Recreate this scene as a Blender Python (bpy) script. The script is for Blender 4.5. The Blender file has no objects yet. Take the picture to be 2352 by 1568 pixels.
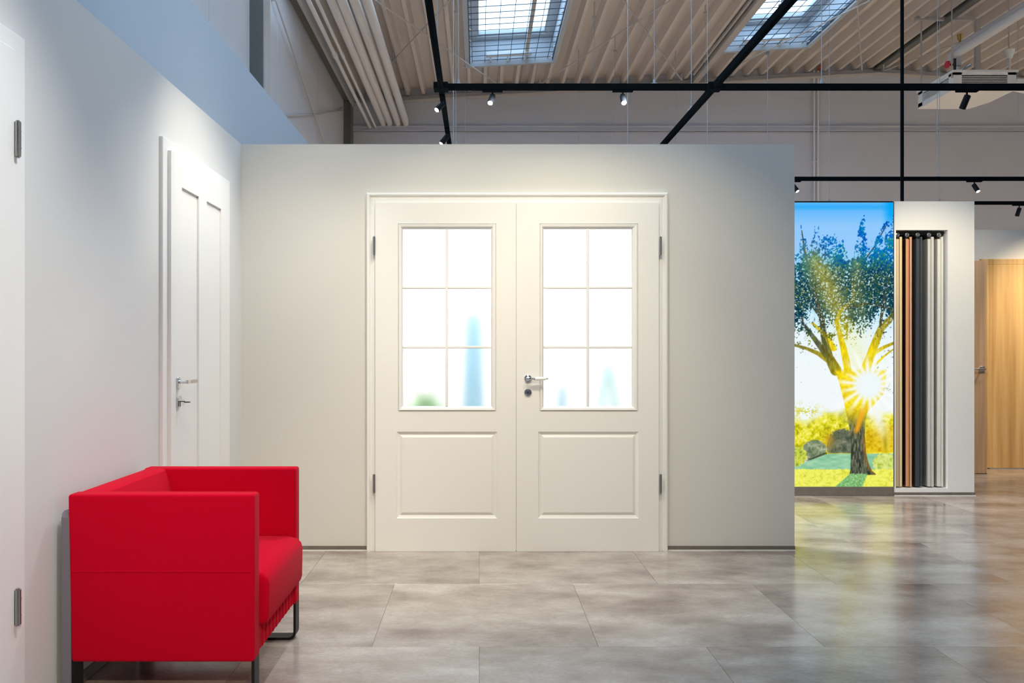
import bpy, bmesh, math, random
import numpy as np
from mathutils import Vector, Matrix

random.seed(7)
SC = bpy.context.scene
COL = SC.collection

# ------------------------------------------------------------------ camera
H, F, VX, VY = 1.183, 1900.0, 1101.0, 808.0      # eye height, focal length and vanishing point in pixels of 2352x1568
cd = bpy.data.cameras.new('camera')
cam = bpy.data.objects.new('camera', cd); COL.objects.link(cam)
cam.location = (0, 0, H); cam.rotation_euler = (math.pi / 2, 0, 0)
cd.sensor_width = 36; cd.lens = 36 * F / 2352
cd.shift_x = (1176 - VX) / 2352; cd.shift_y = (VY - 784) / 2352
cd.clip_start = 0.05; cd.clip_end = 200
SC.camera = cam

# ------------------------------------------------------------------ world, lamps, exposure
w = bpy.data.worlds.new('daylight'); SC.world = w; w.use_nodes = True
w.node_tree.nodes['Background'].inputs[0].default_value = (0.68, 0.83, 1.0, 1)
w.node_tree.nodes['Background'].inputs[1].default_value = 1.3
SC.view_settings.view_transform = 'Standard'; SC.view_settings.look = 'None'
SC.view_settings.gamma = 1; SC.view_settings.use_curve_mapping = False
SC.view_settings.exposure = 0.0
SKY_L = 3.5                      # radiance of the skylight panes
SKY_C = (0.50, 0.73, 1.0)
WARM = (1.0, 0.872, 0.64)
COOL = (1.0, 0.96, 0.88)

def spot(pos, tgt, power, deg, blend=0.6, col=WARM, r=0.02):
    l = bpy.data.lights.new('spot_beam', 'SPOT')
    l.energy = power; l.color = col; l.spot_size = math.radians(deg); l.spot_blend = blend
    l.shadow_soft_size = r
    o = bpy.data.objects.new('spot_beam', l); COL.objects.link(o)
    o.location = pos
    o.rotation_euler = (Vector(tgt) - Vector(pos)).to_track_quat('-Z', 'Y').to_euler()
    return o
# unseen high window band, added in the far side wall to brighten the hall: one portal per bay
for k in range(4):
    l = bpy.data.lights.new('window_portal', 'AREA'); l.shape = 'RECTANGLE'; l.size = 4.7; l.size_y = 2.9
    l.cycles.is_portal = True
    o = bpy.data.objects.new('window_portal', l); COL.objects.link(o)
    o.location = (16.79, -2.5 + 5.0 * k, 3.85); o.rotation_euler = (math.pi / 2, 0, math.pi / 2)   # -Z looks into the hall (-X)
# spots on the rails above the frame, two of them added fills
spot((0.17, 3.55, 2.97), (0.15, 4.94, 0.74), 70, 90, 0.70)
spot((0.86, 3.55, 2.97), (0.84, 4.94, 0.74), 59, 86, 0.70)
spot((0.45, 0.9, 2.97), (0.32, 4.94, 0.40), 230, 42, 1.0)  # added unseen fill that evens out the brightness of the double door
spot((-0.85, 3.45, 2.97), (-0.85, 4.94, 0.95), 58, 96, 1.0)
spot((-0.26, 4.15, 2.97), (-1.42, 4.12, 0.74), 72, 86, 0.8, col=COOL)
spot((-0.26, 2.05, 2.97), (-1.42, 1.95, 0.75), 98, 86, 0.8, col=COOL)
spot((0.7, -1.3, 2.97), (-1.05, 2.78, 0.36), 360, 34, 1.0)  # added unseen lamp that brightens the near side of the armchair
spot((3.40, 5.35, 2.93), (3.74, 6.81, 1.22), 142, 72, 0.85)
spot((5.9, 7.2, 2.97), (5.75, 8.4, 1.10), 280, 66, 1.0, col=(1, .80, .52))
spot((4.9, 7.2, 2.97), (5.0, 8.4, 1.2), 45, 78, 1.0)
# unseen spots added in other aisles so floor bounce brightens roof and pipes
for x in (8.5, 11.5, 14.5):
    for y in (-3.0, 1.0, 5.0, 9.0, 13.0):
        spot((x, y, 3.0), (x, y, 0), 850 if (x < 9 and y > 8) else 260, 96, 0.8, r=0.05)
spot((7.1, 11.6, 3.0), (7.1, 11.6, 0), 1100, 96, 0.8, r=0.05)  # added so floor bounce brightens the cassette's underside
for x in (-1.0, 1.6):
    for y in (9.0, 12.5):
        spot((x, y, 3.0), (x, y, 0), 620, 96, 0.8, r=0.05)
# spots over the bay behind the glazed doors
for x in (-0.6, 0.25, 1.1):
    spot((x, 5.45, 2.97), (x, 6.6, 0.9), 215, 120, col=(1, .95, .88))

# ------------------------------------------------------------------ helpers
def PX(px, D): return (px - VX) * D / F
def PZ(py, D): return H - (py - VY) * D / F

def rgb(r, g, b):
    f = lambda c: (c / 255 / 12.92) if c / 255 <= 0.04045 else ((c / 255 + 0.055) / 1.055) ** 2.4
    return (f(r), f(g), f(b), 1)

class MB:
    """collects shapes into one bmesh"""
    def __init__(s): s.bm = bmesh.new()
    def box(s, x0, x1, y0, y1, z0, z1, bev=0, seg=2):
        b = bmesh.new()
        m = Matrix.Translation(((x0+x1)/2, (y0+y1)/2, (z0+z1)/2)) @ Matrix.Diagonal((abs(x1-x0), abs(y1-y0), abs(z1-z0), 1))
        bmesh.ops.create_cube(b, size=1, matrix=m)
        if bev: bmesh.ops.bevel(b, geom=b.edges[:], offset=bev, segments=seg, profile=0.5, affect='EDGES', clamp_overlap=True)
        s.join(b); return s
    def join(s, b, M=None):
        if M is not None: bmesh.ops.transform(b, matrix=M, verts=b.verts[:])
        me = bpy.data.meshes.new('t'); b.to_mesh(me); b.free(); s.bm.from_mesh(me); bpy.data.meshes.remove(me)
    def cyl(s, p0, p1, r, n=12, r1=None, caps=True):
        p0, p1 = Vector(p0), Vector(p1); d = p1 - p0
        b = bmesh.new()
        bmesh.ops.create_cone(b, cap_ends=caps, segments=n, radius1=r, radius2=r if r1 is None else r1, depth=d.length)
        q = d.to_track_quat('Z', 'Y').to_matrix().to_4x4()
        s.join(b, Matrix.Translation((p0+p1)/2) @ q); return s
    def tube(s, pts, r, n=8):
        for a, c in zip(pts, pts[1:]): s.cyl(a, c, r, n)
        return s
    def lathe(s, prof, origin, axis, n=20):
        """prof: (radius, distance along axis)"""
        b = bmesh.new(); rings = []
        for r, h in prof:
            rings.append([b.verts.new((max(r, 1e-5)*math.cos(2*math.pi*k/n), max(r, 1e-5)*math.sin(2*math.pi*k/n), h)) for k in range(n)])
        for A, B in zip(rings, rings[1:]):
            for k in range(n): b.faces.new((A[k], A[(k+1) % n], B[(k+1) % n], B[k]))
        b.faces.new(rings[0][::-1]); b.faces.new(rings[-1])
        q = Vector(axis).to_track_quat('Z', 'Y').to_matrix().to_4x4()
        s.join(b, Matrix.Translation(origin) @ q); return s
    def prism(s, poly, d0, d1, plane='xz'):
        """poly extruded along the remaining axis"""
        b = bmesh.new()
        f = {'xz': lambda p, d: (p[0], d, p[1]), 'yz': lambda p, d: (d, p[0], p[1]), 'xy': lambda p, d: (p[0], p[1], d)}[plane]
        A = [b.verts.new(f(p, d0)) for p in poly]; B = [b.verts.new(f(p, d1)) for p in poly]
        n = len(poly)
        for k in range(n): b.faces.new((A[k], A[(k+1) % n], B[(k+1) % n], B[k]))
        b.faces.new(A[::-1]); b.faces.new(B)
        s.join(b); return s
    def rings(s, rects, close=True):
        """nested rectangles (x0,x1,z0,z1,y): mouldings seen from -y"""
        b = bmesh.new(); R = []
        for x0, x1, z0, z1, y in rects:
            R.append([b.verts.new(c) for c in ((x0, y, z0), (x1, y, z0), (x1, y, z1), (x0, y, z1))])
        for A, B in zip(R, R[1:]):
            for k in range(4): b.faces.new((A[k], A[(k+1) % 4], B[(k+1) % 4], B[k]))
        if close: b.faces.new(R[-1])
        s.join(b); return s
    def casing(s, x0, x1, zt, prof, zb=0.0):
        """door casing swept round three sides with mitred corners; prof: (inset, proud); front is -y, wall at y=0"""
        b = bmesh.new(); L = []
        for t, p in prof:
            L.append([b.verts.new(c) for c in ((x0+t, -p, zb), (x0+t, -p, zt-t), (x1-t, -p, zt-t), (x1-t, -p, zb))])
        for A, B in zip(L, L[1:]):
            for k in range(3): b.faces.new((A[k], A[k+1], B[k+1], B[k]))
        s.join(b); return s
    def obj(s, name, mat, parent=None, smooth=False, fix=True):
        if fix: bmesh.ops.recalc_face_normals(s.bm, faces=s.bm.faces[:])
        me = bpy.data.meshes.new(name); s.bm.to_mesh(me); s.bm.free()
        if smooth:
            me.polygons.foreach_set('use_smooth', [True] * len(me.polygons))
            try: me.set_sharp_from_angle(angle=math.radians(38))
            except Exception: pass
        o = bpy.data.objects.new(name, me); COL.objects.link(o)
        if mat is not None: me.materials.append(mat)
        if parent is not None: o.parent = parent
        return o

def tag(o, label=None, cat=None, group=None, kind=None):
    if label: o['label'] = label
    if cat: o['category'] = cat
    if group: o['group'] = group
    if kind: o['kind'] = kind
    return o

def thing(name, label, cat, loc=(0, 0, 0), rz=0, group=None, kind=None):
    o = bpy.data.objects.new(name, None); COL.objects.link(o)
    o.location = loc; o.rotation_euler = (0, 0, rz); o.empty_display_size = 0.1
    return tag(o, label, cat, group, kind)

def copy_tree(o, parent=None):
    c = o.copy(); COL.objects.link(c)
    if parent is not None: c.parent = parent
    for ch in o.children: copy_tree(ch, c)
    return c

# ------------------------------------------------------------------ materials
def mat(name, col, rough=0.5, metal=0.0, spec=0.5, noise=0.0, nscale=8.0, bump=0.0, bscale=200.0, coat=0.0, sheen=0.0):
    m = bpy.data.materials.new(name); m.use_nodes = True
    nt = m.node_tree; b = nt.nodes['Principled BSDF']
    c = col if len(col) == 4 else (*col, 1)
    b.inputs['Base Color'].default_value = c
    b.inputs['Roughness'].default_value = rough; b.inputs['Metallic'].default_value = metal
    b.inputs['Specular IOR Level'].default_value = spec
    b.inputs['Coat Weight'].default_value = coat; b.inputs['Sheen Weight'].default_value = sheen
    if noise or bump: tc = nt.nodes.new('ShaderNodeTexCoord')
    if noise:
        n = nt.nodes.new('ShaderNodeTexNoise'); n.inputs['Scale'].default_value = nscale; n.inputs['Detail'].default_value = 4
        nt.links.new(tc.outputs['Object'], n.inputs['Vector'])
        mx = nt.nodes.new('ShaderNodeMix'); mx.data_type = 'RGBA'
        mx.inputs[6].default_value = tuple(x * (1 - noise) for x in c[:3]) + (1,)
        mx.inputs[7].default_value = tuple(min(1, x * (1 + noise)) for x in c[:3]) + (1,)
        nt.links.new(n.outputs['Fac'], mx.inputs[0]); nt.links.new(mx.outputs[2], b.inputs['Base Color'])
    if bump:
        n2 = nt.nodes.new('ShaderNodeTexNoise'); n2.inputs['Scale'].default_value = bscale; n2.inputs['Detail'].default_value = 2
        nt.links.new(tc.outputs['Object'], n2.inputs['Vector'])
        bp = nt.nodes.new('ShaderNodeBump'); bp.inputs['Strength'].default_value = bump; bp.inputs['Distance'].default_value = 0.001
        nt.links.new(n2.outputs['Fac'], bp.inputs['Height']); nt.links.new(bp.outputs['Normal'], b.inputs['Normal'])
    return m

def emit(name, col, strength):
    m = bpy.data.materials.new(name); m.use_nodes = True
    nt = m.node_tree; nt.nodes.remove(nt.nodes['Principled BSDF'])
    e = nt.nodes.new('ShaderNodeEmission'); e.inputs[0].default_value = (*col, 1); e.inputs[1].default_value = strength
    nt.links.new(e.outputs[0], nt.nodes['Material Output'].inputs[0])
    return m

def wood(name, c0, c1, scale=1.0, rough=0.55, knots=True):
    m = bpy.data.materials.new(name); m.use_nodes = True
    nt = m.node_tree; b = nt.nodes['Principled BSDF']; b.inputs['Roughness'].default_value = rough
    b.inputs['Specular IOR Level'].default_value = 0.3
    tc = nt.nodes.new('ShaderNodeTexCoord'); mp = nt.nodes.new('ShaderNodeMapping')
    mp.inputs['Scale'].default_value = (17*scale, 17*scale, 0.65*scale)
    nt.links.new(tc.outputs['Object'], mp.inputs['Vector'])
    n = nt.nodes.new('ShaderNodeTexNoise'); n.inputs['Scale'].default_value = 1.0; n.inputs['Detail'].default_value = 7
    n.inputs['Distortion'].default_value = 0.25
    nt.links.new(mp.outputs[0], n.inputs['Vector'])
    r = nt.nodes.new('ShaderNodeValToRGB')
    r.color_ramp.elements[0].position = 0.25; r.color_ramp.elements[0].color = c0
    r.color_ramp.elements[1].position = 0.70; r.color_ramp.elements[1].color = c1
    nt.links.new(n.outputs['Fac'], r.inputs[0])
    out = r.outputs[0]
    if knots:
        mp2 = nt.nodes.new('ShaderNodeMapping'); mp2.inputs['Scale'].default_value = (4.2, 4.2, 1.7)
        nt.links.new(tc.outputs['Object'], mp2.inputs['Vector'])
        v = nt.nodes.new('ShaderNodeTexVoronoi'); v.inputs['Scale'].default_value = 1.0
        nt.links.new(mp2.outputs[0], v.inputs['Vector'])
        rk = nt.nodes.new('ShaderNodeValToRGB')
        rk.color_ramp.elements[0].position = 0.03; rk.color_ramp.elements[0].color = (0.25, 0.2, 0.16, 1)
        rk.color_ramp.elements[1].position = 0.13; rk.color_ramp.elements[1].color = (1, 1, 1, 1)
        nt.links.new(v.outputs['Distance'], rk.inputs[0])
        mx = nt.nodes.new('ShaderNodeMix'); mx.data_type = 'RGBA'; mx.blend_type = 'MULTIPLY'; mx.inputs[0].default_value = 0.8
        nt.links.new(out, mx.inputs[6]); nt.links.new(rk.outputs[0], mx.inputs[7]); out = mx.outputs[2]
    nt.links.new(out, b.inputs['Base Color'])
    return m

M = {}
M['wall'] = mat('wall_paint', (0.68, 0.66, 0.61), 0.85, spec=0.2, noise=0.015, nscale=3, bump=0.08, bscale=350)
M['wall_left'] = mat('wall_paint_white', (0.70, 0.69, 0.675), 0.85, spec=0.2, noise=0.015, nscale=3, bump=0.08, bscale=350)
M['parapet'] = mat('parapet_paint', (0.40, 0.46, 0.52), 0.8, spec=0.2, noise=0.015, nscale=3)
M['door'] = mat('door_lacquer', (0.83, 0.815, 0.775), 0.4, spec=0.35)
M['door_w'] = mat('door_lacquer_white', (0.84, 0.83, 0.815), 0.4, spec=0.35)
M['base'] = mat('baseboard_vinyl', rgb(112, 104, 96), 0.5, noise=0.25, nscale=20)
M['dark'] = mat('dark_gap', (0.02, 0.02, 0.02), 0.8)
M['track'] = mat('black_track', (0.006, 0.008, 0.010), 0.6, spec=0.0)
M['spot'] = mat('black_spot', (0.007, 0.009, 0.012), 0.45, spec=0.12)
M['lens'] = emit('lamp_lens', (1.0, 0.9, 0.74), 9.0)
M['lens_off'] = mat('lens_glass_off', (0.2, 0.2, 0.2), 0.2)
M['chrome'] = mat('chrome', (0.72, 0.75, 0.78), 0.12, 1.0)
M['nickel'] = mat('brushed_nickel', (0.60, 0.57, 0.53), 0.3, 1.0)
M['hinge'] = mat('hinge_steel', (0.42, 0.41, 0.40), 0.28, 1.0)
M['ceramic'] = mat('white_ceramic', (0.88, 0.87, 0.84), 0.15, coat=0.4)
M['hallpaint'] = mat('hall_wall_paint', (0.60, 0.60, 0.645), 0.85, spec=0.2, noise=0.03, nscale=1.5)
M['hallpanel'] = mat('hall_panel_paint', (0.62, 0.60, 0.60), 0.75, spec=0.2, noise=0.06, nscale=2.5)
M['steel'] = mat('painted_steel', (0.55, 0.51, 0.48), 0.5, spec=0.4, noise=0.05, nscale=5)
M['steel_dark'] = mat('dark_painted_steel', (0.16, 0.16, 0.145), 0.6)
M['roof'] = mat('roof_sheet', (0.70, 0.63, 0.575), 0.5, spec=0.4, noise=0.05, nscale=2)
M['pipe'] = mat('pipe_paint', (0.80, 0.76, 0.73), 0.5, noise=0.04, nscale=6)
M['white_steel'] = mat('white_steel', (0.74, 0.75, 0.76), 0.35)
M['ac_white'] = mat('ac_white', (0.88, 0.88, 0.87), 0.4)
M['tube'] = mat('pipe_insulation', (0.62, 0.63, 0.66), 0.7)
M['wire'] = mat('white_wire', (0.42, 0.43, 0.45), 0.4)
M['net'] = mat('safety_net_wire', (0.05, 0.08, 0.11), 0.5)
M['skyframe'] = mat('skylight_frame', (0.50, 0.55, 0.60), 0.5)
M['pane'] = emit('skylight_pane', SKY_C, SKY_L)
M['red'] = mat('red_wool', (0.60, 0.0003, 0.019), 0.9, spec=0.06, noise=0.10, nscale=450, bump=0.5, bscale=900, sheen=0.03)
M['leg'] = mat('black_leg', (0.010, 0.011, 0.013), 0.45, spec=0.2)
M['backboard'] = mat('grey_back_board', rgb(122, 118, 130), 0.6)
M['orange'] = mat('orange_tip', rgb(205, 92, 40), 0.5)
M['redplastic'] = mat('red_plastic', rgb(200, 45, 70), 0.4)
M['brass'] = mat('brass', (0.45, 0.30, 0.09), 0.4, 1.0)
M['black'] = mat('black_plastic', (0.02, 0.02, 0.02), 0.4)
M['oak'] = wood('oak', rgb(176, 134, 82), rgb(222, 186, 130))
M['oak_grey'] = wood('oak_pale', rgb(160, 128, 100), rgb(205, 172, 142))
M['blue'] = mat('blue_lacquer', (0.20, 0.44, 0.62), 0.5)
M['cyan'] = mat('pale_cyan', (0.36, 0.62, 0.66), 0.5)
M['green'] = mat('leaf_green', (0.26, 0.46, 0.20), 0.5)
M['terracotta'] = mat('pale_pot', (0.6, 0.6, 0.6), 0.5)

def frosted():
    m = bpy.data.materials.new('frosted_glass'); m.use_nodes = True
    b = m.node_tree.nodes['Principled BSDF']
    b.inputs['Base Color'].default_value = (0.97, 0.985, 1.0, 1); b.inputs['Transmission Weight'].default_value = 1
    b.inputs['Roughness'].default_value = 0.33; b.inputs['IOR'].default_value = 1.25
    return m
M['frost'] = frosted()

def floor_mat():
    m = bpy.data.materials.new('concrete_look_vinyl'); m.use_nodes = True
    nt = m.node_tree; b = nt.nodes['Principled BSDF']
    tc = nt.nodes.new('ShaderNodeTexCoord'); oi = nt.nodes.new('ShaderNodeObjectInfo')
    sc_ = nt.nodes.new('ShaderNodeVectorMath'); sc_.operation = 'SCALE'; sc_.inputs[3].default_value = 37.0
    cmb = nt.nodes.new('ShaderNodeCombineXYZ')
    for i in range(3): nt.links.new(oi.outputs['Random'], cmb.inputs[i])
    nt.links.new(cmb.outputs[0], sc_.inputs[0])
    ad = nt.nodes.new('ShaderNodeVectorMath'); ad.operation = 'ADD'
    nt.links.new(tc.outputs['Object'], ad.inputs[0]); nt.links.new(sc_.outputs[0], ad.inputs[1])
    mp = nt.nodes.new('ShaderNodeMapping'); mp.inputs['Scale'].default_value = (1.0, 1.7, 1.0)
    nt.links.new(ad.outputs[0], mp.inputs['Vector'])
    n1 = nt.nodes.new('ShaderNodeTexNoise'); n1.inputs['Scale'].default_value = 2.6; n1.inputs['Detail'].default_value = 6; n1.inputs['Roughness'].default_value = 0.55
    n2 = nt.nodes.new('ShaderNodeTexNoise'); n2.inputs['Scale'].default_value = 55; n2.inputs['Detail'].default_value = 4
    for n in (n1, n2): nt.links.new(mp.outputs[0], n.inputs['Vector'])
    r = nt.nodes.new('ShaderNodeValToRGB')
    e = r.color_ramp.elements
    e[0].position = 0.30; e[0].color = rgb(126, 111, 102)
    e[1].position = 0.72; e[1].color = rgb(194, 182, 170)
    x = e.new(0.5); x.color = rgb(163, 149, 138)
    nt.links.new(n1.outputs['Fac'], r.inputs[0])
    mr = nt.nodes.new('ShaderNodeMapRange'); mr.inputs[1].default_value = 0.25; mr.inputs[2].default_value = 0.75
    mr.inputs[3].default_value = 0.86; mr.inputs[4].default_value = 1.12
    nt.links.new(n2.outputs['Fac'], mr.inputs[0])
    rr = nt.nodes.new('ShaderNodeMapRange'); rr.inputs[3].default_value = 0.93; rr.inputs[4].default_value = 1.07
    nt.links.new(oi.outputs['Random'], rr.inputs[0])
    mu = nt.nodes.new('ShaderNodeMath'); mu.operation = 'MULTIPLY'
    nt.links.new(mr.outputs[0], mu.inputs[0]); nt.links.new(rr.outputs[0], mu.inputs[1])
    vm = nt.nodes.new('ShaderNodeVectorMath'); vm.operation = 'SCALE'
    nt.links.new(r.outputs[0], vm.inputs[0]); nt.links.new(mu.outputs[0], vm.inputs[3])
    nt.links.new(vm.outputs[0], b.inputs['Base Color'])
    ro = nt.nodes.new('ShaderNodeMapRange'); ro.inputs[3].default_value = 0.13; ro.inputs[4].default_value = 0.22
    nt.links.new(n1.outputs['Fac'], ro.inputs[0]); nt.links.new(ro.outputs[0], b.inputs['Roughness'])
    b.inputs['Specular IOR Level'].default_value = 0.75
    bp = nt.nodes.new('ShaderNodeBump'); bp.inputs['Strength'].default_value = 0.12; bp.inputs['Distance'].default_value = 0.001
    nt.links.new(n2.outputs['Fac'], bp.inputs['Height']); nt.links.new(bp.outputs['Normal'], b.inputs['Normal'])
    return m
M['tile'] = floor_mat()

# ------------------------------------------------------------------ hall dimensions
D0 = 4.94                 # display wall
XL = -1.422               # side display wall
ZW = 2.423                # height of the display walls
HXL, HXR, HY0, HY1 = -2.416, 16.8, -7.0, 15.0
RIDGE = 7.18
def ZC(x):                # underside of the roof sheet
    return 5.75 + 0.0583 * ((x - HXL) if x <= RIDGE else (2 * RIDGE - x - HXL))
def ZR(px, py, off=0.0):  # point of the sight line through a pixel on the roof underside
    D = 12.0
    for _ in range(30):
        D = (ZC(PX(px, D)) - off - H) * F / (VY - py)
    return (PX(px, D), D, ZC(PX(px, D)) - off)

# ------------------------------------------------------------------ floor
floor = thing('floor', 'grey brown concrete-look floor of large staggered tiles', 'floor', kind='structure')
MB().box(HXL, HXR, HY0, HY1, -0.2, -0.004).obj('subfloor', mat('joint', rgb(140, 131, 124), 0.6), floor)
TW, TD = 0.91, 0.90
tile0 = None
for j in range(-3, 10):
    y0 = 3.32 + TD * j
    off = -0.432 if j % 2 == 0 else 0.0
    for i in range(-3, 10):
        x0 = off + TW * i
        if x0 + TW < -1.5 or x0 > 7.2: continue
        if y0 > 5.1 and x0 + TW < 1.7: continue
        if x0 > 1.2 * (y0 + TD) + 0.4: continue
        if tile0 is None:
            tile0 = MB().box(0.0006, TW-0.0006, 0.0006, TD-0.0006, -0.008, 0, 0.0004, 1).obj('tile', M['tile'], floor); t = tile0
        else:
            t = tile0.copy(); COL.objects.link(t)
        t.location = (x0, y0, 0)

# ------------------------------------------------------------------ hall shell
def struct(name, mb, m, label, cat, **k):
    o = mb.obj(name, m, **k); return tag(o, label, cat, kind='structure')

wl = thing('wall_hall_left', 'tall grey panel wall of the hall behind the white display walls', 'wall', kind='structure')
pm = None
y = 14.95 - 1.26 * 17
for k in range(17):
    yy = 14.95 - 1.26 * (k + 1)
    if yy < 5:
        continue
    if pm is None:
        pm = MB().box(HXL-0.1, HXL, 0.006, 1.254, 0, 6.0, 0.004, 1).obj('panel', M['hallpanel'], wl); p = pm
    else:
        p = pm.copy(); COL.objects.link(p)
    p.location = (0, yy, 0)
MB().box(HXL-0.3, HXL-0.03, HY0, HY1, 0, 6.2).obj('backing', M['hallpanel'], wl)
struct('wall_hall_far', MB().prism([(HXL, 0), (HXR, 0), (HXR, 5.95), (RIDGE, 6.5), (HXL, 5.95)], HY1, HY1+0.2), M['hallpaint'], 'pale grey far wall of the hall above the display walls', 'wall')
rw_ = MB().box(HXR, HXR+.2, HY0, HY1, 0, 2.4).box(HXR, HXR+.2, HY0, HY1, 5.3, 6.0).box(HXR, HXR+.2, HY0, -4.85, 2.4, 5.3)  # gap left open for the added, unseen window band
for k in range(4): rw_.box(HXR, HXR+.2, -.15+5*k, .15+5*k, 2.4, 5.3)
struct('wall_hall_right', rw_, M['hallpaint'], 'pale grey side wall of the hall beyond the frame', 'wall')
struct('wall_hall_rear', MB().prism([(HXL, 0), (HXR, 0), (HXR, 5.95), (RIDGE, 6.6), (HXL, 6.0)], HY0-0.2, HY0), M['hallpaint'], 'pale grey end wall of the hall behind the viewer', 'wall')
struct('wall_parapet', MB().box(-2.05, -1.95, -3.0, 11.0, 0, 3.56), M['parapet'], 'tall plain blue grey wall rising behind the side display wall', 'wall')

# roof: trapezoidal sheet with two rows of skylight openings
PITCH = 0.278
SX = [-0.175, 3.995]                 # openings start here, five ribs wide
SY = [(10.9, 13.56)]
LX0, LN, LY = SX[0] - 7 * PITCH, 17, (0.6, 10.2)   # unseen long rooflight, added to brighten the near part of the showroom
def roof():
    bm = bmesh.new()
    x = SX[0] - PITCH * math.ceil((SX[0] - HXL) / PITCH)
    while x < HXR + PITCH:
        xs = [x, x + 0.026, x + 0.062, x + 0.216, x + 0.252, x + PITCH]
        up = [0, 0, 0.135, 0.135, 0, 0]
        mid = x + PITCH / 2
        cuts = [HY0-.2, HY1+.2]
        if any(s < mid < s + 5 * PITCH for s in SX):
            cuts = sorted(cuts + [c for s in SY for c in s])
        if LX0 < mid < LX0 + LN * PITCH: cuts = sorted(cuts + list(LY))
        for a, b in zip(cuts[::2], cuts[1::2]):
            va = [bm.verts.new((xx, a, ZC(xx) + u)) for xx, u in zip(xs, up)]
            vb = [bm.verts.new((xx, b, ZC(xx) + u)) for xx, u in zip(xs, up)]
            for k in range(5): bm.faces.new((va[k], vb[k], vb[k+1], va[k+1]))
        x += PITCH
    mb = MB(); mb.bm.free(); mb.bm = bm
    return mb
struct('ceiling', roof(), M['roof'], 'corrugated grey brown steel roof sheet over the hall', 'ceiling', fix=False)

# skylights
def skylight(x0, y0, y1, n, seen, label, ribs=5):
    W = ribs * PITCH; x1 = x0 + W; s = thing('window_%d' % n, label, 'skylight', kind='structure')
    za, zb = ZC(x0), ZC(x1)
    sl = (zb - za) / W
    def shear(mb):
        for v in mb.bm.verts: v.co.z += za + (v.co.x - x0) * sl
        return mb
    t = 0.055
    # curb: lip under the sheet and four sides of the well
    c = MB()
    c.box(x0-t, x0+.012, y0-t, y1+t, -.03, .40); c.box(x1-.012, x1+t, y0-t, y1+t, -.03, .40)
    c.box(x0, x1, y0-t, y0+.012, -.03, .40); c.box(x0, x1, y1-.012, y1+t, -.03, .40)
    shear(c).obj('curb', M['skyframe'], s)
    f = MB(); g = 0.13
    f.box(x0-t, x0+g, y0-t, y1+t, .40, .50); f.box(x1-g, x1+t, y0-t, y1+t, .40, .50)
    f.box(x0+g, x1-g, y0-t, y0+g, .40, .50); f.box(x0+g, x1-g, y1-g, y1+t, .40, .50)
    f.box(x0+g, x0+g+.035, y0+g, y1-g, .43, .50); f.box(x1-g-.035, x1-g, y0+g, y1-g, .43, .50)
    f.box(x0+g, x1-g, y1-g-.035, y1-g, .43, .50)
    shear(f).obj('frame', M['skyframe'], s)
    shear(MB().box(x0+.05, x1-.05, y0+.05, y1-.05, .485, .505)).obj('pane', M['pane'], s)
    if seen:
        nt = MB()
        k = x0 + 0.06
        while k < x1: nt.box(k-.004, k+.004, y0, y1, .03, .038); k += .205
        k = y0 + .05
        while k < y1: nt.box(x0, x1, k-.004, k+.004, .03, .038); k += .21
        nt.box(x0+.01, x0+.026, y0, y1, .01, .06); nt.box(x1-.026, x1-.01, y0, y1, .01, .06)
        shear(nt).obj('safety_net', M['net'], s)
        b = MB().box(x0+.28, x0+1.02, y1-.20, y1-.12, .06, .13, .01)
        for q in (.36, .64, .92): b.box(x0+q-.012, x0+q+.012, y1-.13, y1+.0, .02, .09)
        shear(b).obj('roller_bar', M['white_steel'], s)
        for q in range(6):
            cl = MB(); yy = y0 + .3 + q * .44
            cl.tube([(x0+.005, yy, .03), (x0+.05, yy+.05, .02), (x0+.02, yy+.11, .05)], .009, 6)
            cl.tube([(x1-.005, yy, .03), (x1-.05, yy+.05, .02), (x1-.02, yy+.11, .05)], .009, 6)
            shear(cl).obj('net_clip', M['white_steel'], s)
    return s
skylight(SX[0], *SY[0], 1, True, 'bright netted skylight with a grey conduit crossing beneath it')
skylight(SX[1], *SY[0], 2, True, 'bright netted skylight crossed by the slanting black rail')
skylight(LX0, *LY, 3, False, 'long wide rooflight over the showroom outside the photo', LN)

# steelwork
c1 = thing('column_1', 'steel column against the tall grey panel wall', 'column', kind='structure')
MB().box(HXL, -2.272, 8.70, 8.715, 0, 5.7).box(HXL, -2.272, 8.915, 8.93, 0, 5.7).obj('flange', M['steel_dark'], c1)  # column side in shade, the shade put into a darker paint
MB().box(-2.272, -2.258, 8.70, 8.93, 0, 5.74).obj('face_plate', M['steel'], c1)  # lit side of the same column, kept lighter in colour
struct('column_2', MB().box(HXL, -2.30, 14.72, 14.99, 0, 5.72).box(-2.30, -2.285, 14.70, 15.0, 0, 5.72), M['steel_dark'], 'dark steel column in the far corner of the hall', 'column')
struct('trim_1', MB().box(HXL, HXL+.12, 2, 14.98, 5.66, 5.75), M['steel_dark'], 'dark steel eaves beam along the top of the panel wall', 'beam')
struct('trim_6', MB().box(HXL+.12, HXL+.165, 2, 14.98, 5.60, 5.74, .004, 1), M['steel'], 'pale steel edge strip beside the dark eaves beam', 'beam')
e = MB()
for a, b in ((HXL, RIDGE), (RIDGE, HXR)):
    e.prism([(a, ZC(a)-.115), (b, ZC(b)-.115), (b, ZC(b)-.10), (a, ZC(a)-.10)], 14.86, 15.0)
    e.prism([(a, ZC(a)-.11), (b, ZC(b)-.11), (b, ZC(b)-.02), (a, ZC(a)-.02)], 14.93, 15.0)
struct('trim_2', e, M['steel'], 'grey steel edge beam along the roof line of the far wall', 'beam')
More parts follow.
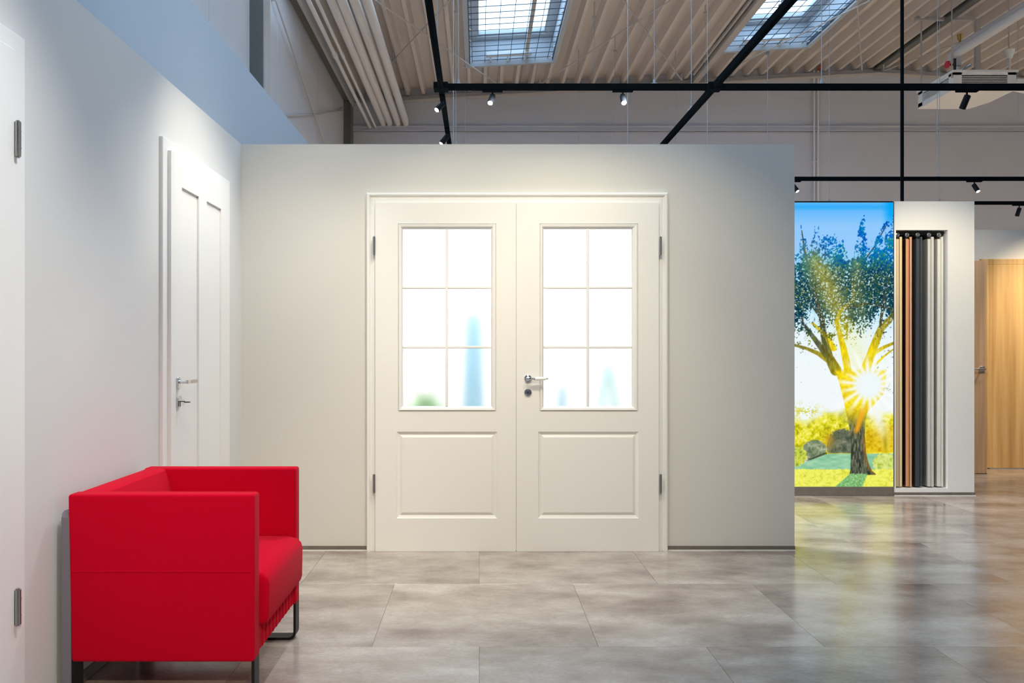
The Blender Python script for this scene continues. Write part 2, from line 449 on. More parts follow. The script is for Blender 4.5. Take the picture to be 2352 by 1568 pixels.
rb = MB().box(RIDGE-.06, RIDGE+.06, 3, 14.98, ZC(RIDGE)-.05, ZC(RIDGE)-.02).box(RIDGE-.02, RIDGE+.02, 3, 14.98, ZC(RIDGE)-.04, ZC(RIDGE)+.06)
struct('trim_3', rb, M['steel_dark'], 'dark ridge purlin under the peak of the roof', 'beam')
tr = MB().box(HXL+.1, 13, 14.95, 15.0, PZ(302, 15), PZ(299.5, 15)).box(HXL+.1, 13, 14.955, 15.0, PZ(293, 15), PZ(290, 15)).box(HXL+.1, 13, 14.975, 15.0, PZ(302, 15), PZ(290, 15))
struct('trim_4', tr, M['hallpaint'], 'slim horizontal cable trunking across the far hall wall', 'trunking')

# purlin conduits and pipes that run in depth under the roof
PIPE = []
pg = 'thick grey pipes under the roof'
for i, px in enumerate((880, 895, 914, 933)):
    x = PX(px-1, 14.9); z = PZ(279, 14.9)
    o = MB().cyl((x, 2.0, z), (x, 14.86, z), .058, 20).cyl((x, 14.78, z), (x, 14.995, z-.02), .052, 16).obj('ceiling_pipe', M['pipe'], smooth=True)
    tag(o, ['thick grey ceiling pipe next to the two thin pipes', 'second thick grey ceiling pipe counted from the thin pipes', 'third thick grey ceiling pipe counted from the thin pipes', 'outermost thick grey ceiling pipe, on the skylight side'][i], 'pipe', pg)
for i, (px, r) in enumerate(((848.5, .028), (861.5, .020))):
    x = PX(px, 14.9); z = PZ(289, 14.9)
    o = MB().cyl((x, 2.0, z), (x, 14.99, z), r, 14).cyl((x, 11.3, z), (x, 11.42, z), r*1.35, 14).obj('thin_ceiling_pipe', M['pipe'], smooth=True)
    tag(o, ('thin grey ceiling pipe nearest the panel wall', 'thinnest grey ceiling pipe between its wider neighbours')[i], 'pipe', 'thin grey pipes under the roof')
x = PX(1199, 14.9); z = PZ(188, 14.9)
tag(MB().box(x-.03, x+.03, 3, 14.95, z, z+.06, .008).obj('ceiling_conduit', M['steel']), 'grey roof conduit running beneath the netted skylight', 'conduit')
x = PX(1597, 14.9)
tag(MB().box(x-.05, x+.05, 3, 14.95, ZC(x)-.10, ZC(x)-.01, .01).box(x-.12, x-.09, 11.2, 14.6, ZC(x)-.05, ZC(x)-.01).obj('roof_purlin', M['steel']), 'grey roof purlin beside the skylight with the slanting rail', 'beam')

bl = ['thin bracing rod falling from the thick pipes to the long rail below the first skylight', 'thin bracing rod rising from the outermost thick pipe behind the steep rail',
      'long thin bracing rod rising from the long rail between the two skylights', 'thin bracing rod falling across its neighbour between the two skylights',
      'thin pale bracing rod passing beneath the slanting rail and its skylight', 'short steep bracing rod just past the skylight with the slanting rail',
      'thin bracing rod crossing the roof ridge behind the cassette pipes']
for kk, (a, b) in enumerate((((862, 0), (1144, 194)), ((902, 140), (1035, 0)), ((1240, 194), (1538, 2)), ((1431, 0), (1566, 184)), ((1684, 154), (1997, 2)), ((1968, 0), (1979.6, 160)), ((2030, 163), (2300, 60)))):
    of = (.16, .12)[kk % 2]; p, q = ZR(*a, of), ZR(*b, of)
    p = (p[0], min(p[1], 14.9), p[2])
    q = (q[0], min(q[1], 14.9), q[2])
    P_, Q_ = Vector(p), Vector(q)
    lo = P_ if P_.y > Q_.y else Q_
    o = MB().cyl(P_, Q_, .011, 6).cyl(P_, (P_.x, P_.y, ZC(P_.x)-.002), .014, 6).cyl(Q_, (Q_.x, Q_.y, ZC(Q_.x)-.002), .014, 6).obj('bracing_rod', M['steel'])
    tag(o, bl[kk], 'rod', 'bracing rods under the roof')
tag(MB().cyl((HXL+.05, 9.6, PZ(0, 9.6)), (HXL+.05, 12.62, PZ(331, 12.62)), .010, 6).cyl((HXL-.01, 9.6, PZ(0, 9.6)), (HXL+.05, 9.6, PZ(0, 9.6)), .014, 6).obj('wall_tie_rod', M['steel']), 'thin diagonal tie rod on the tall grey panel wall', 'rod')
tag(MB().cyl((HXL+.03, 10.1, PZ(266, 10.1)), (HXL+.03, 12.0, PZ(262.5, 12.0)), .011, 6).cyl((HXL+.03, 12.0, PZ(262.5, 12.0)), (HXL+.03, 14.5, PZ(254, 14.5)), .011, 6).cyl((HXL-.01, 14.4, PZ(254, 14.5)), (HXL+.04, 14.4, PZ(254, 14.5)), .03, 8).obj('wall_cable', M['steel']), 'slack grey cable along the tall grey panel wall', 'cable')
for i, px in enumerate((1870.5, 1879.5)):
    x = PX(px, 14.95)
    c = thing('wall_conduit', ('thin vertical conduit on the far hall wall, without an orange tip', 'vertical conduit on the far hall wall with an orange tip')[i], 'conduit', (x, 14.955, 0), group='vertical conduits on the far wall')
    MB().cyl((0, 0, 2.4), (0, 0, PZ(162, 14.95)), .016, 8).box(-.02, .02, 0, .045, 3.5, 3.54).box(-.02, .02, 0, .045, 4.6, 4.64).obj('tube', M['pipe'], c)
    if i: MB().tube([(0, 0, PZ(162, 14.95)), (.01, 0, PZ(156, 14.95)), (.05, -.03, PZ(150, 14.95))], .02, 8).obj('sleeve', M['orange'], c)

wl_ = ['thin wire hanging from a hook just above the long rail, second after the first skylight', 'thin wire hanging from a hook right above the lit upright spotlight', 'thin wire hanging next to the place where the slanting rail dips behind the grey wall',
       'thin wire from a roof hook beside the orange-tipped conduit', 'thin wire from a high roof hook close to the edge of the first skylight', 'thin wire from a high roof hook half way between both skylights',
       'thin wire hanging along the outer edge of the first skylight, reaching the picture top', 'thin wire hanging from the lower corner of the first skylight', 'thin wire between the black power pole and the red valve wheel', 'thin wire beside the white overflow cup of the cassette']
for kk, (px, py, zb) in enumerate(((1329, 140, 3.9), (1413, 110, 4.6), (1552, 125, 4.2), (1903, 108, 4.4), (1365, 32, 4.9), (1620, 22, 4.9), (1047, 20, 4.0), (1068, 148, 4.0), (2151, 90, 4.6), (2338, 60, 4.8))):
    p = ZR(px, py, .04)
    wv = thing('suspension_wire', wl_[kk], 'wire', p, group='free suspension wires under the roof')
    MB().cyl((0, 0, zb - p[2]), (0, 0, 0), .0028, 5).obj('strand', M['wire'], wv)
    MB().cyl((0, 0, -.03), (0, 0, .172), .008, 6).box(-.028, .028, -.006, .006, -.06, -.03, .004, 1).obj('hook', M['steel'], wv)
p = ZR(1763, 118, .02)
tag(MB().cyl((p[0], p[1], 4.3), (p[0], p[1], p[2]+.05), .007, 8).cyl((p[0], p[1], p[2]-.06), (p[0], p[1], p[2]+.06), .03, 10).obj('hanger_rod', M['wire'], smooth=True), 'white hanger rod below the skylight with the slanting rail', 'rod')

# ------------------------------------------------------------------ display walls
bx0, bx1 = PX(852, D0), PX(1523, D0); bz = PZ(458, D0)
XR = PX(1825, D0)
wb = MB().box(XL-.12, bx0, D0, D0+.12, 0, ZW).box(bx1, XR, D0, D0+.12, 0, ZW).box(bx0, bx1, D0, D0+.12, bz, ZW)
struct('wall_back', wb, M['wall'], 'warm grey painted display wall around the glazed double door', 'wall')
struct('wall_left', MB().box(XL-.12, XL, -2.5, D0, 0, ZW), M['wall_left'], 'white painted side display wall behind the red armchair', 'wall')
bb = MB().box(XL+.012, PX(843, D0), D0-.010, D0, .004, .026).box(PX(1533, D0), XR, D0-.010, D0, .004, .026)
struct('baseboard_back', bb, M['base'], 'low grey brown baseboard under the warm grey wall', 'baseboard')
struct('trim_5', MB().box(XL, PX(843, D0), D0-.014, D0, 0, .005).box(PX(1533, D0), XR+.002, D0-.014, D0, 0, .005), M['door'], 'thin white sealing bead along the foot of the grey wall', 'trim')
struct('baseboard_left', MB().box(XL, XL+.010, 2.58, 3.66, .004, .042).box(XL, XL+.010, 4.68, D0-.012, .004, .042), M['base'], 'low dark grey baseboard along the white side wall', 'baseboard')
struct('wall_bay', MB().box(-2.0, 2.02, 6.6, 6.72, 0, ZW), M['door_w'], 'bright white wall of the bay behind the frosted panes', 'wall')

# ------------------------------------------------------------------ doors
def hinge(parent, x, z, y, h=.105, r=.0085):
    mb = MB().cyl((x, y, z-h/2), (x, y, z+h/2), r, 12)
    mb.cyl((x, y, z-h/2-.004), (x, y, z-h/2), r*.6, 10).cyl((x, y, z+h/2), (x, y, z+h/2+.004), r*.6, 10)
    mb.cyl((x, y, z-h*.26), (x, y, z-h*.235), r*1.08, 12).cyl((x, y, z+h*.235), (x, y, z+h*.26), r*1.08, 12)
    return mb.obj('hinge', M['hinge'], parent, smooth=True)

# glazed double door
DL = D0 - .036                      # face of the leaves
dd = thing('door_1', 'cream white double door with twelve frosted panes', 'door', (0, D0, 0), kind='structure')
prof = [(0, 0), (0, .020), (.002, .026), (.008, .029), (.017, .028), (.021, .022), (.024, .018), (.030, .017), (.036, .020), (.062, .020), (.066, .012), (.075, .012), (.075, 0)]
MB().casing(PX(843, D0), PX(1532, D0), PZ(444, D0), prof).obj('casing', M['door'], dd)
MB().box(bx0-.001, bx0+.03, 0, .12, 0, bz).box(bx1-.03, bx1+.001, 0, .12, 0, bz).box(bx0, bx1, 0, .12, bz-.03, bz+.001).obj('jamb', M['door'], dd)
MB().box(PX(862, DL)+.002, PX(1513, DL)-.002, DL-D0+.003, .04, .0005, .0065).obj('threshold', M['dark'], dd)  # dark strip standing in for the shade in the gap below the leaves
def lx(px): return PX(px, DL)
def lz(py): return PZ(py, DL)
yl = DL - D0                         # local y of the leaf face (negative)
def leaf(xa, xb, g, p, gl, mun, name):
    """xa..xb leaf, g: glazing opening px, p: panel px, gl: glass px, mun: x of upright glazing bar"""
    z0, z1 = lz(1266), lz(465)
    L = MB()
    gx0, gx1, gz0, gz1 = lx(g[0]), lx(g[1]), lz(g[3]), lz(g[2])
    px0, px1, pz0, pz1 = lx(p[0]), lx(p[1]), lz(p[3]), lz(p[2])
    yb = yl + .040
    ox0, ox1 = min(gx0, px0), max(gx1, px1)
    # stiles and rails
    L.box(xa, px0, yl, yb, z0, z1); L.box(px1, xb, yl, yb, z0, z1)
    L.box(px0, px1, yl, yb, z0, pz0); L.box(px0, px1, yl, yb, pz1, gz0); L.box(px0, px1, yl, yb, gz1, z1)
    L.box(px0, gx0, yl, yb, gz0, gz1); L.box(gx1, px1, yl, yb, gz0, gz1)
    lf = L.obj('leaf', M['door'], dd); lf.name = 'leaf'
    # raised and fielded panel
    R = []
    for t, d in ((0, 0), (.003, .004), (.008, .006), (.016, .010), (.0165, .010), (.019, .0105), (.034, .003), (.035, .0028)):
        R.append((px0+t, px1-t, pz0+t, pz1-t, yl+d))
    mb = MB(); mb.rings(R); mb.box(px0, px1, yl+.013, yb, pz0, pz1)
    mb.obj('panel', M['door'], lf)
    # glazing bead and bars
    t = lx(gl[0]) - gx0
    x0, x1, zz0, zz1 = lx(gl[0]), lx(gl[1]), lz(gl[3]), lz(gl[2])
    R = []
    for q, d in ((0, 0), (.06, .006), (.16, .006), (.18, -.003), (.24, -.006), (.62, -.004), (.9, .004), (1.0, .012), (1.0, .020)):
        R.append((gx0+(x0-gx0)*q, gx1+(x1-gx1)*q, gz0+(zz0-gz0)*q, gz1+(zz1-gz1)*q, yl+d))
    MB().rings(R, close=False).obj('glazing_bead', M['door'], lf)
    bar = MB(); xm = lx(mun); hw = .0075
    bar.box(xm-hw, xm+hw, yl+.002, yl+.018, zz0, zz1, .003, 1)
    zs = [lz(797), lz(660)]
    for zc in zs: bar.box(x0, x1, yl+.0025, yl+.018, zc-hw, zc+hw, .003, 1)
    bar.obj('glazing_bar', M['door'], lf)
    ze = [zz0] + zs + [zz1]
    for a, b in zip(ze, ze[1:]):
        for c, d in ((x0, xm), (xm, x1)):
            MB().box(c, d, yl+.020, yl+.025, a, b).obj('pane', M['frost'], lf)
    return lf
xm_ = lx(1185.5)
l1 = leaf(lx(862), xm_-.0015, (914, 1140, 513, 944), (911, 1142, 991, 1190), (925, 1128, 525, 933), 1026, 'a')
l2 = leaf(xm_+.0015, lx(1513), (1239, 1466, 513, 944), (1236, 1467, 991, 1190), (1249, 1452, 525, 933), 1350.5, 'b')
MB().box(xm_-.012, xm_+.012, yl+.010, yl+.040, lz(1266), lz(465)).obj('meeting_strip', M['door'], l2)
for px, lf in ((859, l1), (1517.5, l2)):
    for py in (565, 1110): hinge(lf, PX(px, DL-.01), PZ(py, DL), yl-.006)
# lever handle on the second leaf
hx, hz = lx(1212.5), lz(869)
hd = MB().lathe([(.0235, 0), (.0235, .003), (.021, .007), (.012, .009), (.010, .012), (.0085, .03)], (hx, yl, hz), (0, -1, 0), 24)
hd.lathe([(.0085, -.012), (.010, -.006), (.0105, 0), (.010, .008), (.0075, .014)], (hx, yl-.038, hz), (1, 0, 0), 16)
hd.lathe([(.0075, 0), (.006, .004), (.0085, .009), (.006, .014), (.0075, .020), (.0095, .024), (.0095, .028)], (hx+.012, yl-.038, hz), (1, 0, 0), 16)
h_ = hd.obj('handle', M['chrome'], l2, smooth=True)
MB().lathe([(.008, .0), (.0105, .008), (.0108, .03), (.0095, .055), (.0065, .066)], (hx+.040, yl-.038, hz), (1, 0, 0), 18).obj('ceramic_grip', M['ceramic'], h_, smooth=True)
MB().lathe([(.0045, 0), (.006, .003), (.004, .006), (.0055, .010), (.002, .013)], (hx+.106, yl-.038, hz), (1, 0, 0), 12).obj('end_knob', M['chrome'], h_, smooth=True)
kz = lz(901)
k_ = MB().lathe([(.0235, 0), (.0235, .003), (.021, .007), (.010, .009), (.004, .0095)], (hx, yl, kz), (0, -1, 0), 24).obj('key_rosette', M['chrome'], l2, smooth=True)
MB().box(hx-.002, hx+.002, yl-.012, yl-.008, kz-.009, kz+.001).cyl((hx, yl-.012, kz+.003), (hx, yl-.008, kz+.003), .004, 12).obj('keyhole', M['dark'], k_)

# white panel door in the side wall (local x runs into the room's depth, -y faces the room)
d2 = thing('door_2', 'white two-panel door with chrome lever behind the red armchair', 'door', (XL, 3.676, 0), math.pi/2, kind='structure')
MB().casing(0, .985, 2.142, [(0, 0), (0, .014), (.002, .016), (.064, .016), (.066, .010), (.066, 0)]).obj('casing', M['door_w'], d2)
yf = -.032; L = MB(); xa, xb, zt = .056, .925, 2.092
pn = [(.191, .424), (.543, .778)]; zp0, zp1 = .26, 1.952
xs = [xa] + [c for p in pn for c in p] + [xb]
for a, b in zip(xs[::2], xs[1::2]): L.box(a, b, yf, -.001, .008, zt)
for a, b in pn: L.box(a, b, yf, -.001, .008, zp0).box(a, b, yf, -.001, zp1, zt).box(a, b, yf+.010, -.001, zp0, zp1)
lf = L.obj('leaf', M['door_w'], d2)
for z in (1.72, .25): hinge(d2, .932, z, -.024, r=.006)
ha = MB().box(.118, .150, yf-.008, yf, 1.04-.026, 1.04+.026, .002, 1).cyl((.136, yf, 1.045), (.136, yf-.045, 1.045), .008, 12)
ha.obj('rosette', M['chrome'], lf, smooth=True)
lv = MB(); lv.prism([(.128, yf-.052), (.150, yf-.056), (.205, yf-.052), (.262, yf-.050), (.262, yf-.043), (.205, yf-.043), (.150, yf-.042), (.128, yf-.042)], 1.037, 1.053, 'xy')
lv.obj('lever', M['nickel'], lf)
MB().box(.118, .150, yf-.008, yf, .948-.026, .948+.026, .002, 1).obj('key_plate', M['chrome'], lf)
ky = MB().box(.131, .135, yf-.034, yf-.008, .953, .957)
ky.box(.124, .142, yf-.0365, yf-.0335, .950, .954).box(.124, .127, yf-.056, yf-.034, .950, .954).box(.139, .142, yf-.056, yf-.034, .950, .954).box(.124, .142, yf-.057, yf-.054, .950, .954).box(.132, .135, yf-.014, yf-.010, .932, .953)
ky.obj('key', M['black'], lf)

# nearest white door
d3 = thing('door_3', 'plain white door with dark hinges cut by the picture edge', 'door', (XL, 1.57, 0), math.pi/2, kind='structure')
MB().casing(0, .99, 2.149, [(0, 0), (0, .014), (.002, .016), (.064, .016), (.066, .010), (.066, 0)]).obj('casing', M['door_w'], d3)
lf = MB().box(.06, .925, -.020, -.001, .008, 2.095, .002, 1).obj('leaf', M['door_w'], d3)
for z in (1.826, .412): hinge(d3, .932, z, -.026, r=.0095)
MB().box(.118, .150, -.030, -.020, 1.014, 1.066, .002, 1).cyl((.136, -.02, 1.045), (.136, -.065, 1.045), .008, 12).box(.128, .262, -.075, -.065, 1.037, 1.053, .003, 1).obj('handle', M['nickel'], lf)

# ------------------------------------------------------------------ armchair
ch = thing('armchair', 'boxy red wool armchair on black steel sled legs', 'armchair', (0, 0, 0))
YN, YF_ = 2.767, 3.464; TA = .070; AX0, AX1, Z0, ZT = -1.378, -.753, .1447, .706
def arm(y0, y1):
    b = bmesh.new()
    m = Matrix.Translation(((AX0+AX1)/2, (y0+y1)/2, (Z0+ZT)/2)) @ Matrix.Diagonal((AX1-AX0, y1-y0, ZT-Z0, 1))
    bmesh.ops.create_cube(b, size=1, matrix=m)
    bmesh.ops.bevel(b, geom=b.edges[:], offset=.010, segments=4, profile=0.5, affect='EDGES')
    for v in b.verts:
        if v.co.x < -1.2: v.co.x += .012 * (ZT - v.co.z) / (ZT - Z0)
    mb = MB(); mb.join(b); return mb
for y0, y1, yo in ((YN, YN+TA, YN), (YF_-TA, YF_, YF_)):
    a = arm(y0, y1).obj('arm', M['red'], ch, smooth=True)
    sg = -1 if yo == YN else 1
    MB().cyl((AX0+.012, yo+sg*.0003, .449), (AX1-.010, yo+sg*.0003, .449), .0018, 6).obj('seam', M['red'], a)
bk = MB().prism([(AX0+.004, ZT-.016), (AX0+.020, ZT), (-1.302, ZT), (-1.287, ZT-.008), (-1.280, ZT-.025), (-1.215, .44), (-1.20, .20), (AX0+.012, .20)], YN+TA-.012, YF_-TA+.012)
bk.obj('backrest', M['red'], ch, smooth=True)
# waterfall seat cushion
pr = [(-1.24, .30), (-1.24, .425), (-.86, .432), (-.775, .430), (-.745, .422), (-.728, .406), (-.722, .385), (-.724, .27), (-.730, .253), (-.745, .246), (-.765, .246), (-.775, .255), (-.778, .30)]
sc_ = MB(); sc_.prism(pr, YN+TA+.003, YF_-TA-.003)
bmesh.ops.bevel(sc_.bm, geom=[e_ for e_ in sc_.bm.edges if abs(e_.verts[0].co.y-e_.verts[1].co.y) < 1e-6], offset=.012, segments=3, profile=.5, affect='EDGES')
sc_.obj('seat_cushion', M['red'], ch, smooth=True)
fp = MB().box(AX0+.06, AX1-.012, YN+TA-.01, YF_-TA+.01, Z0+.004, .30)
fpo = fp.obj('front_panel', M['red'], ch)
for k in range(11):
    yy = YN + TA + .025 + k * (YF_ - YN - 2*TA - .05) / 10
    MB().cyl((AX1-.013, yy, Z0+.006), (AX1-.013, yy, .262), .0055, 6).obj('pleat', M['red'], fpo, smooth=True)
def sled(y0, y1):
    R = .032; t = .010; xa, xb = -1.366, AX1-.001
    def path(d):
        pts = [(xa+d, .16)]
        for k in range(7):
            a = math.pi + math.pi/2 * k/6
            pts.append((xa+R+(R-d)*math.cos(a), R+(R-d)*math.sin(a)))
        for k in range(7):
            a = 1.5*math.pi + math.pi/2*k/6
            pts.append((xb-R+(R-d)*math.cos(a), R+(R-d)*math.sin(a)))
        pts.append((xb-d, .16)); return pts
    return MB().prism(path(0) + path(t)[::-1], y0, y1)
for y0 in (YN+.006, YF_-.066):
    sled(y0, y0+.060).obj('leg', M['leg'], ch, smooth=True)
bpz = .648
for ya in (YN+.004, YF_-.064):
    yb = ya + .060
    pts = [(ya, .004), (yb, .004), (yb, bpz-.02), (yb-.006, bpz-.006), (yb-.018, bpz), (ya+.018, bpz), (ya+.006, bpz-.006), (ya, bpz-.02)]
    o = MB().prism(pts, AX0-.022, AX0+.010, 'yz').obj('back_upright', M['backboard'], ch); o['label'] = 'grey flat bar running up the back of the chair'

# ------------------------------------------------------------------ partition with backlit picture and sample cabinet
DP = 6.81
def picture():
    """the backlit garden photograph, computed as a colour grid; u,v are pixels of the photograph"""
    S = 2; U0, U1, V0, V1 = 1706, 2052, 465, 1117
    Wd, Hd = (U1-U0)*S, (V1-V0)*S
    rng = np.random.default_rng(11)
    uu = U0 + (np.arange(Wd)+.5)/S; vv = V0 + (np.arange(Hd)+.5)/S
    u, v = np.meshgrid(uu, vv)
    def noise(cell, cv=None):
        cv = cv or cell
        nw, nh = int((U1-U0)/cell)+3, int((V1-V0)/cv)+3
        g = rng.random((nh, nw))
        x = (u-U0)/cell; y = (v-V0)/cv
        xi, yi = x.astype(int), y.astype(int); fx, fy = x-xi, y-yi
        fx = fx*fx*(3-2*fx); fy = fy*fy*(3-2*fy)
        return (g[yi, xi]*(1-fx)+g[yi, xi+1]*fx)*(1-fy)+(g[yi+1, xi]*(1-fx)+g[yi+1, xi+1]*fx)*fy
    C = lambda *c: np.array(c, float)
    def ss(x, a, b):
        t = np.clip((x-a)/(b-a), 0, 1); return t*t*(3-2*t)
    img = np.zeros((Hd, Wd, 3))
    def put(col, a):
        nonlocal img
        a = np.clip(a, 0, 1)[..., None]
        img = img*(1-a) + (col if np.ndim(col) == 3 else C(*col))*a
    def ramp(x, keys):
        xs = [k[0] for k in keys]
        return np.stack([np.interp(x, xs, [k[1][i] for k in keys]) for i in range(3)], -1)
    img = ramp(v, [(465, (95, 185, 250)), (476, (52, 170, 245)), (486, (105, 186, 250)), (520, (143, 200, 250)), (570, (152, 202, 250)), (620, (150, 214, 246)), (700, (178, 226, 246)), (770, (232, 244, 249)), (850, (240, 247, 249)), (1117, (240, 247, 249))])
    put((0, 165, 245), ss(u, 2022, 2048)*ss(530-v, 0, 40)*.9)
    n1, n2, n3, n4, n5 = noise(2.4), noise(5.0), noise(17), noise(46), noise(1.9)
    SU, SV = 1996., 884.
    du, dv = u-SU, v-SV; dist = np.hypot(du, dv); ang = np.arctan2(dv, du)
    # beam of light from the sun to the upper corner
    bdx, bdy = 1852-SU, 540-SV; bl_ = math.hypot(bdx, bdy)
    bd = np.abs(du*bdy-dv*bdx)/bl_
    bd2 = np.abs(du*(480-SV)-dv*(1950-SU))/math.hypot(480-SV, 1950-SU)
    beam = np.maximum(np.exp(-(bd/30)**2), .45*np.exp(-(bd2/16)**2))*(v < SV)*ss(v, 520, 620)
    put((238, 240, 170), .5*beam*ss(v, 640, 800))
    # branches behind the leaves
    def stroke(pts):
        best = np.full(u.shape, 1e9)
        for (x0, y0, w0), (x1, y1, w1) in zip(pts, pts[1:]):
            dx, dy = x1-x0, y1-y0
            t = np.clip(((u-x0)*dx+(v-y0)*dy)/(dx*dx+dy*dy), 0, 1)
            d = np.hypot(u-x0-t*dx, v-y0-t*dy)-(w0+(w1-w0)*t)
            best = np.minimum(best, d)
        return np.clip(.5-best, 0, 1)
    near = np.exp(-(dist/105)**2)
    bark = noise(2.0, 9.0)
    bcol = (C(58, 64, 58)+(bark[..., None]-.5)*46)
    yel = C(232, 205, 18)+(bark[..., None]-.5)*C(40, 60, 20)
    def tint(k): 
        t = np.clip(k+near*1.1+beam*.45, 0, 1)[..., None]
        return bcol*(1-t)+yel*t
    BR = [([(1920, 850, 13), (1905, 822, 10), (1893, 775, 7), (1889, 735, 6), (1878, 695, 5), (1866, 640, 4), (1850, 585, 2.5), (1842, 530, 1)], 0),
          ([(1910, 832, 8), (1880, 812, 5), (1852, 800, 3.5), (1826, 793, 3), (1790, 780, 2.5), (1740, 770, 2)], .35),
          ([(1912, 835, 8), (1880, 790, 6), (1856, 758, 4.5), (1843, 740, 3.5), (1843, 720, 3), (1830, 690, 2)], 0),
          ([(1890, 735, 4), (1868, 705, 3), (1845, 690, 2.5), (1826, 668, 2)], 0),
          ([(1915, 800, 7), (1898, 772, 6), (1880, 755, 4), (1866, 742, 3)], .7),
          ([(1948, 850, 9), (1938, 800, 7), (1930, 770, 6), (1922, 740, 5), (1930, 715, 4), (1945, 702, 4), (1960, 690, 4), (1960, 655, 4), (1963, 615, 2.5)], .35),
          ([(1985, 858, 11), (1998, 822, 10), (2012, 785, 9), (2024, 755, 8), (2045, 733, 7), (2056, 722, 7)], .35),
          ([(2022, 750, 3.2), (2027, 715, 3.2), (2033, 680, 4), (2038, 640, 3), (2046, 600, 2)], 0),
          ([(1942, 708, 3.5), (1965, 702, 3.5), (1995, 698, 3), (2020, 702, 3.5), (2040, 708, 3), (2058, 716, 3)], 0),
          ([(1990, 690, 2), (2015, 692, 2.5), (2032, 700, 2.5)], 0),
          ([(2008, 812, 5), (2030, 798, 4), (2056, 787, 3)], .3), ([(2010, 838, 3), (2035, 815, 2), (2056, 800, 1.5)], .3),
          ([(2012, 585, 1.2), (2030, 598, 1.2), (2052, 622, 1.2)], 0), ([(2000, 730, 1), (2012, 715, 1), (2024, 702, 1)], 0),
          ([(1960, 640, 1.5), (1985, 600, 1.5), (2010, 565, 1.5), (2035, 520, 1.2)], 0), ([(1935, 690, 1.5), (1925, 640, 1.5), (1915, 590, 1)], 0)]
    for pts, k in BR: put(tint(k), stroke(pts)*.95)
    # crown
    tu = [1700, 1740, 1770, 1800, 1826, 1836, 1840, 1846, 1851, 1858, 1866, 1872, 1876, 1881, 1885, 1890, 1906, 1918, 1926, 1938, 1947, 1953, 1962, 1970, 1974, 1979, 1985, 1990, 1994, 2006, 2014, 2020, 2028, 2036, 2046, 2056]
    tv = [560, 520, 540, 560, 586, 575, 522, 545, 540, 575, 548, 528, 540, 520, 560, 543, 540, 536, 543, 552, 590, 602, 578, 540, 525, 508, 492, 525, 560, 556, 545, 530, 515, 498, 492, 488]
    top = np.interp(u, tu, tv) + 10*(n3-.5) + 12*(n2-.5) + 4*(n1-.5)
    dens = .50*ss(v-top, -5, 6) + .15*ss(v-top, 15, 80)
    dens = dens + .13*ss(v, 600, 640)*(n4-.3) + .13*ss(v, 585, 625)*(1-ss(v, 690, 760)) - .46*ss(v, 680, 820) - .35*np.exp(-(((u-1868)/17)**2+((v-720)/24)**2)) - .4*np.exp(-(((u-1875)/26)**2+((v-905)/70)**2))
    dens -= .30*np.exp(-(((u-2030)/14)**2+((v-732)/22)**2)) + .12*np.exp(-(((u-2000)/26)**2+((v-770)/30)**2))
    dens = np.where(v > 905, -1, dens)
    f = .52*n1+.33*n2+.15*n5+.30*(n3-.5)
    lm = ss(dens*1.02-f, -.04, .05)*ss(v-top, -14, 2)
    q = n2*.5+n1*.5
    c_top = ramp(np.clip(q*1.4-.2+.5*(n4-.5), 0, 1), [(0, (0, 72, 170)), (.35, (8, 104, 200)), (.6, (16, 140, 196)), (.8, (10, 124, 128)), (1, (70, 150, 130))])
    c_mid = ramp(np.clip(q*1.4-.2, 0, 1), [(0, (16, 40, 58)), (.4, (16, 70, 92)), (.65, (36, 78, 62)), (1, (96, 104, 52))])
    c_low = ramp(np.clip(q*1.4-.2, 0, 1), [(0, (70, 84, 30)), (.5, (150, 160, 34)), (1, (214, 210, 60))])
    a1 = ss(v+30*(n4-.5), 575, 655)[..., None]; a2 = ss(v+60*(n4-.5), 735, 800)[..., None]
    lc = (c_top*(1-a1)+c_mid*a1)*(1-a2)+c_low*a2
    bm_ = np.clip(beam*.85, 0, 1)[..., None]
    lc = lc*(1-bm_) + (C(166, 162, 76)*(1-a2)+C(222, 206, 40)*a2 + (q[..., None]-.5)*90)*bm_
    put(lc, lm*(1-.45*ss(v, 760, 830)))
    for pts, k in BR[:1]+BR[5:9]: put(tint(k), stroke(pts)*.62*ss(v, 620, 680))
    spark = ss(n5*.6+n1*.4, .63, .74)*ss(v, 590, 640)*(1-ss(v, 740, 800))
    put((225, 246, 252), spark*.8)
    # lower garden
    n6, n7, n8 = noise(3.5), noise(9), noise(24)
    hed = np.clip(.5*n6+.5*n7, 0, 1)
    hc = ramp(hed, [(.15, (165, 160, 20)), (.45, (222, 214, 34)), (.75, (246, 240, 110)), (1, (252, 250, 190))])
    put(hc, ss(v+26*(n8-.5)+10*(n6-.5)+.10*np.abs(u-1860), 948, 975)*ss(1052-v, 0, 8))
    put(hc*.92, ss(.5*n1+.5*n7, .50, .60)*np.exp(-(((u-1848)/34)**2+((v-945)/16)**2))*.95)
    gold = ramp(hed, [(0, (186, 146, 10)), (.5, (226, 190, 26)), (1, (240, 214, 60))])
    put(gold, ss(u, 1984, 1992)*ss(v, 962, 1000)*ss(1042-v, 0, 5)*(1-.0*n1))
    ray = np.abs((u-2014)-(v-950)*.30)
    put((244, 246, 240), np.exp(-(ray/15)**2)*ss(u, 1986, 1996)*(1-ss(v, 950, 1040))*.95)
    put((150, 140, 20), np.exp(-(((u-2034)/5)**2+((v-1020)/22)**2))*.6)
    dk = ramp(hed, [(.1, (70, 78, 62)), (.6, (112, 118, 98)), (1, (150, 152, 120))])
    put(dk, ss(1-((u-1934)/36)**2-((v-1030)/46)**2+.35*(n6-.5), 0, .12)*ss(1043-v, 0, 4))
    put((196, 150, 30), np.exp(-(((u-1903)/13)**2+((v-1012)/18)**2))*.7)
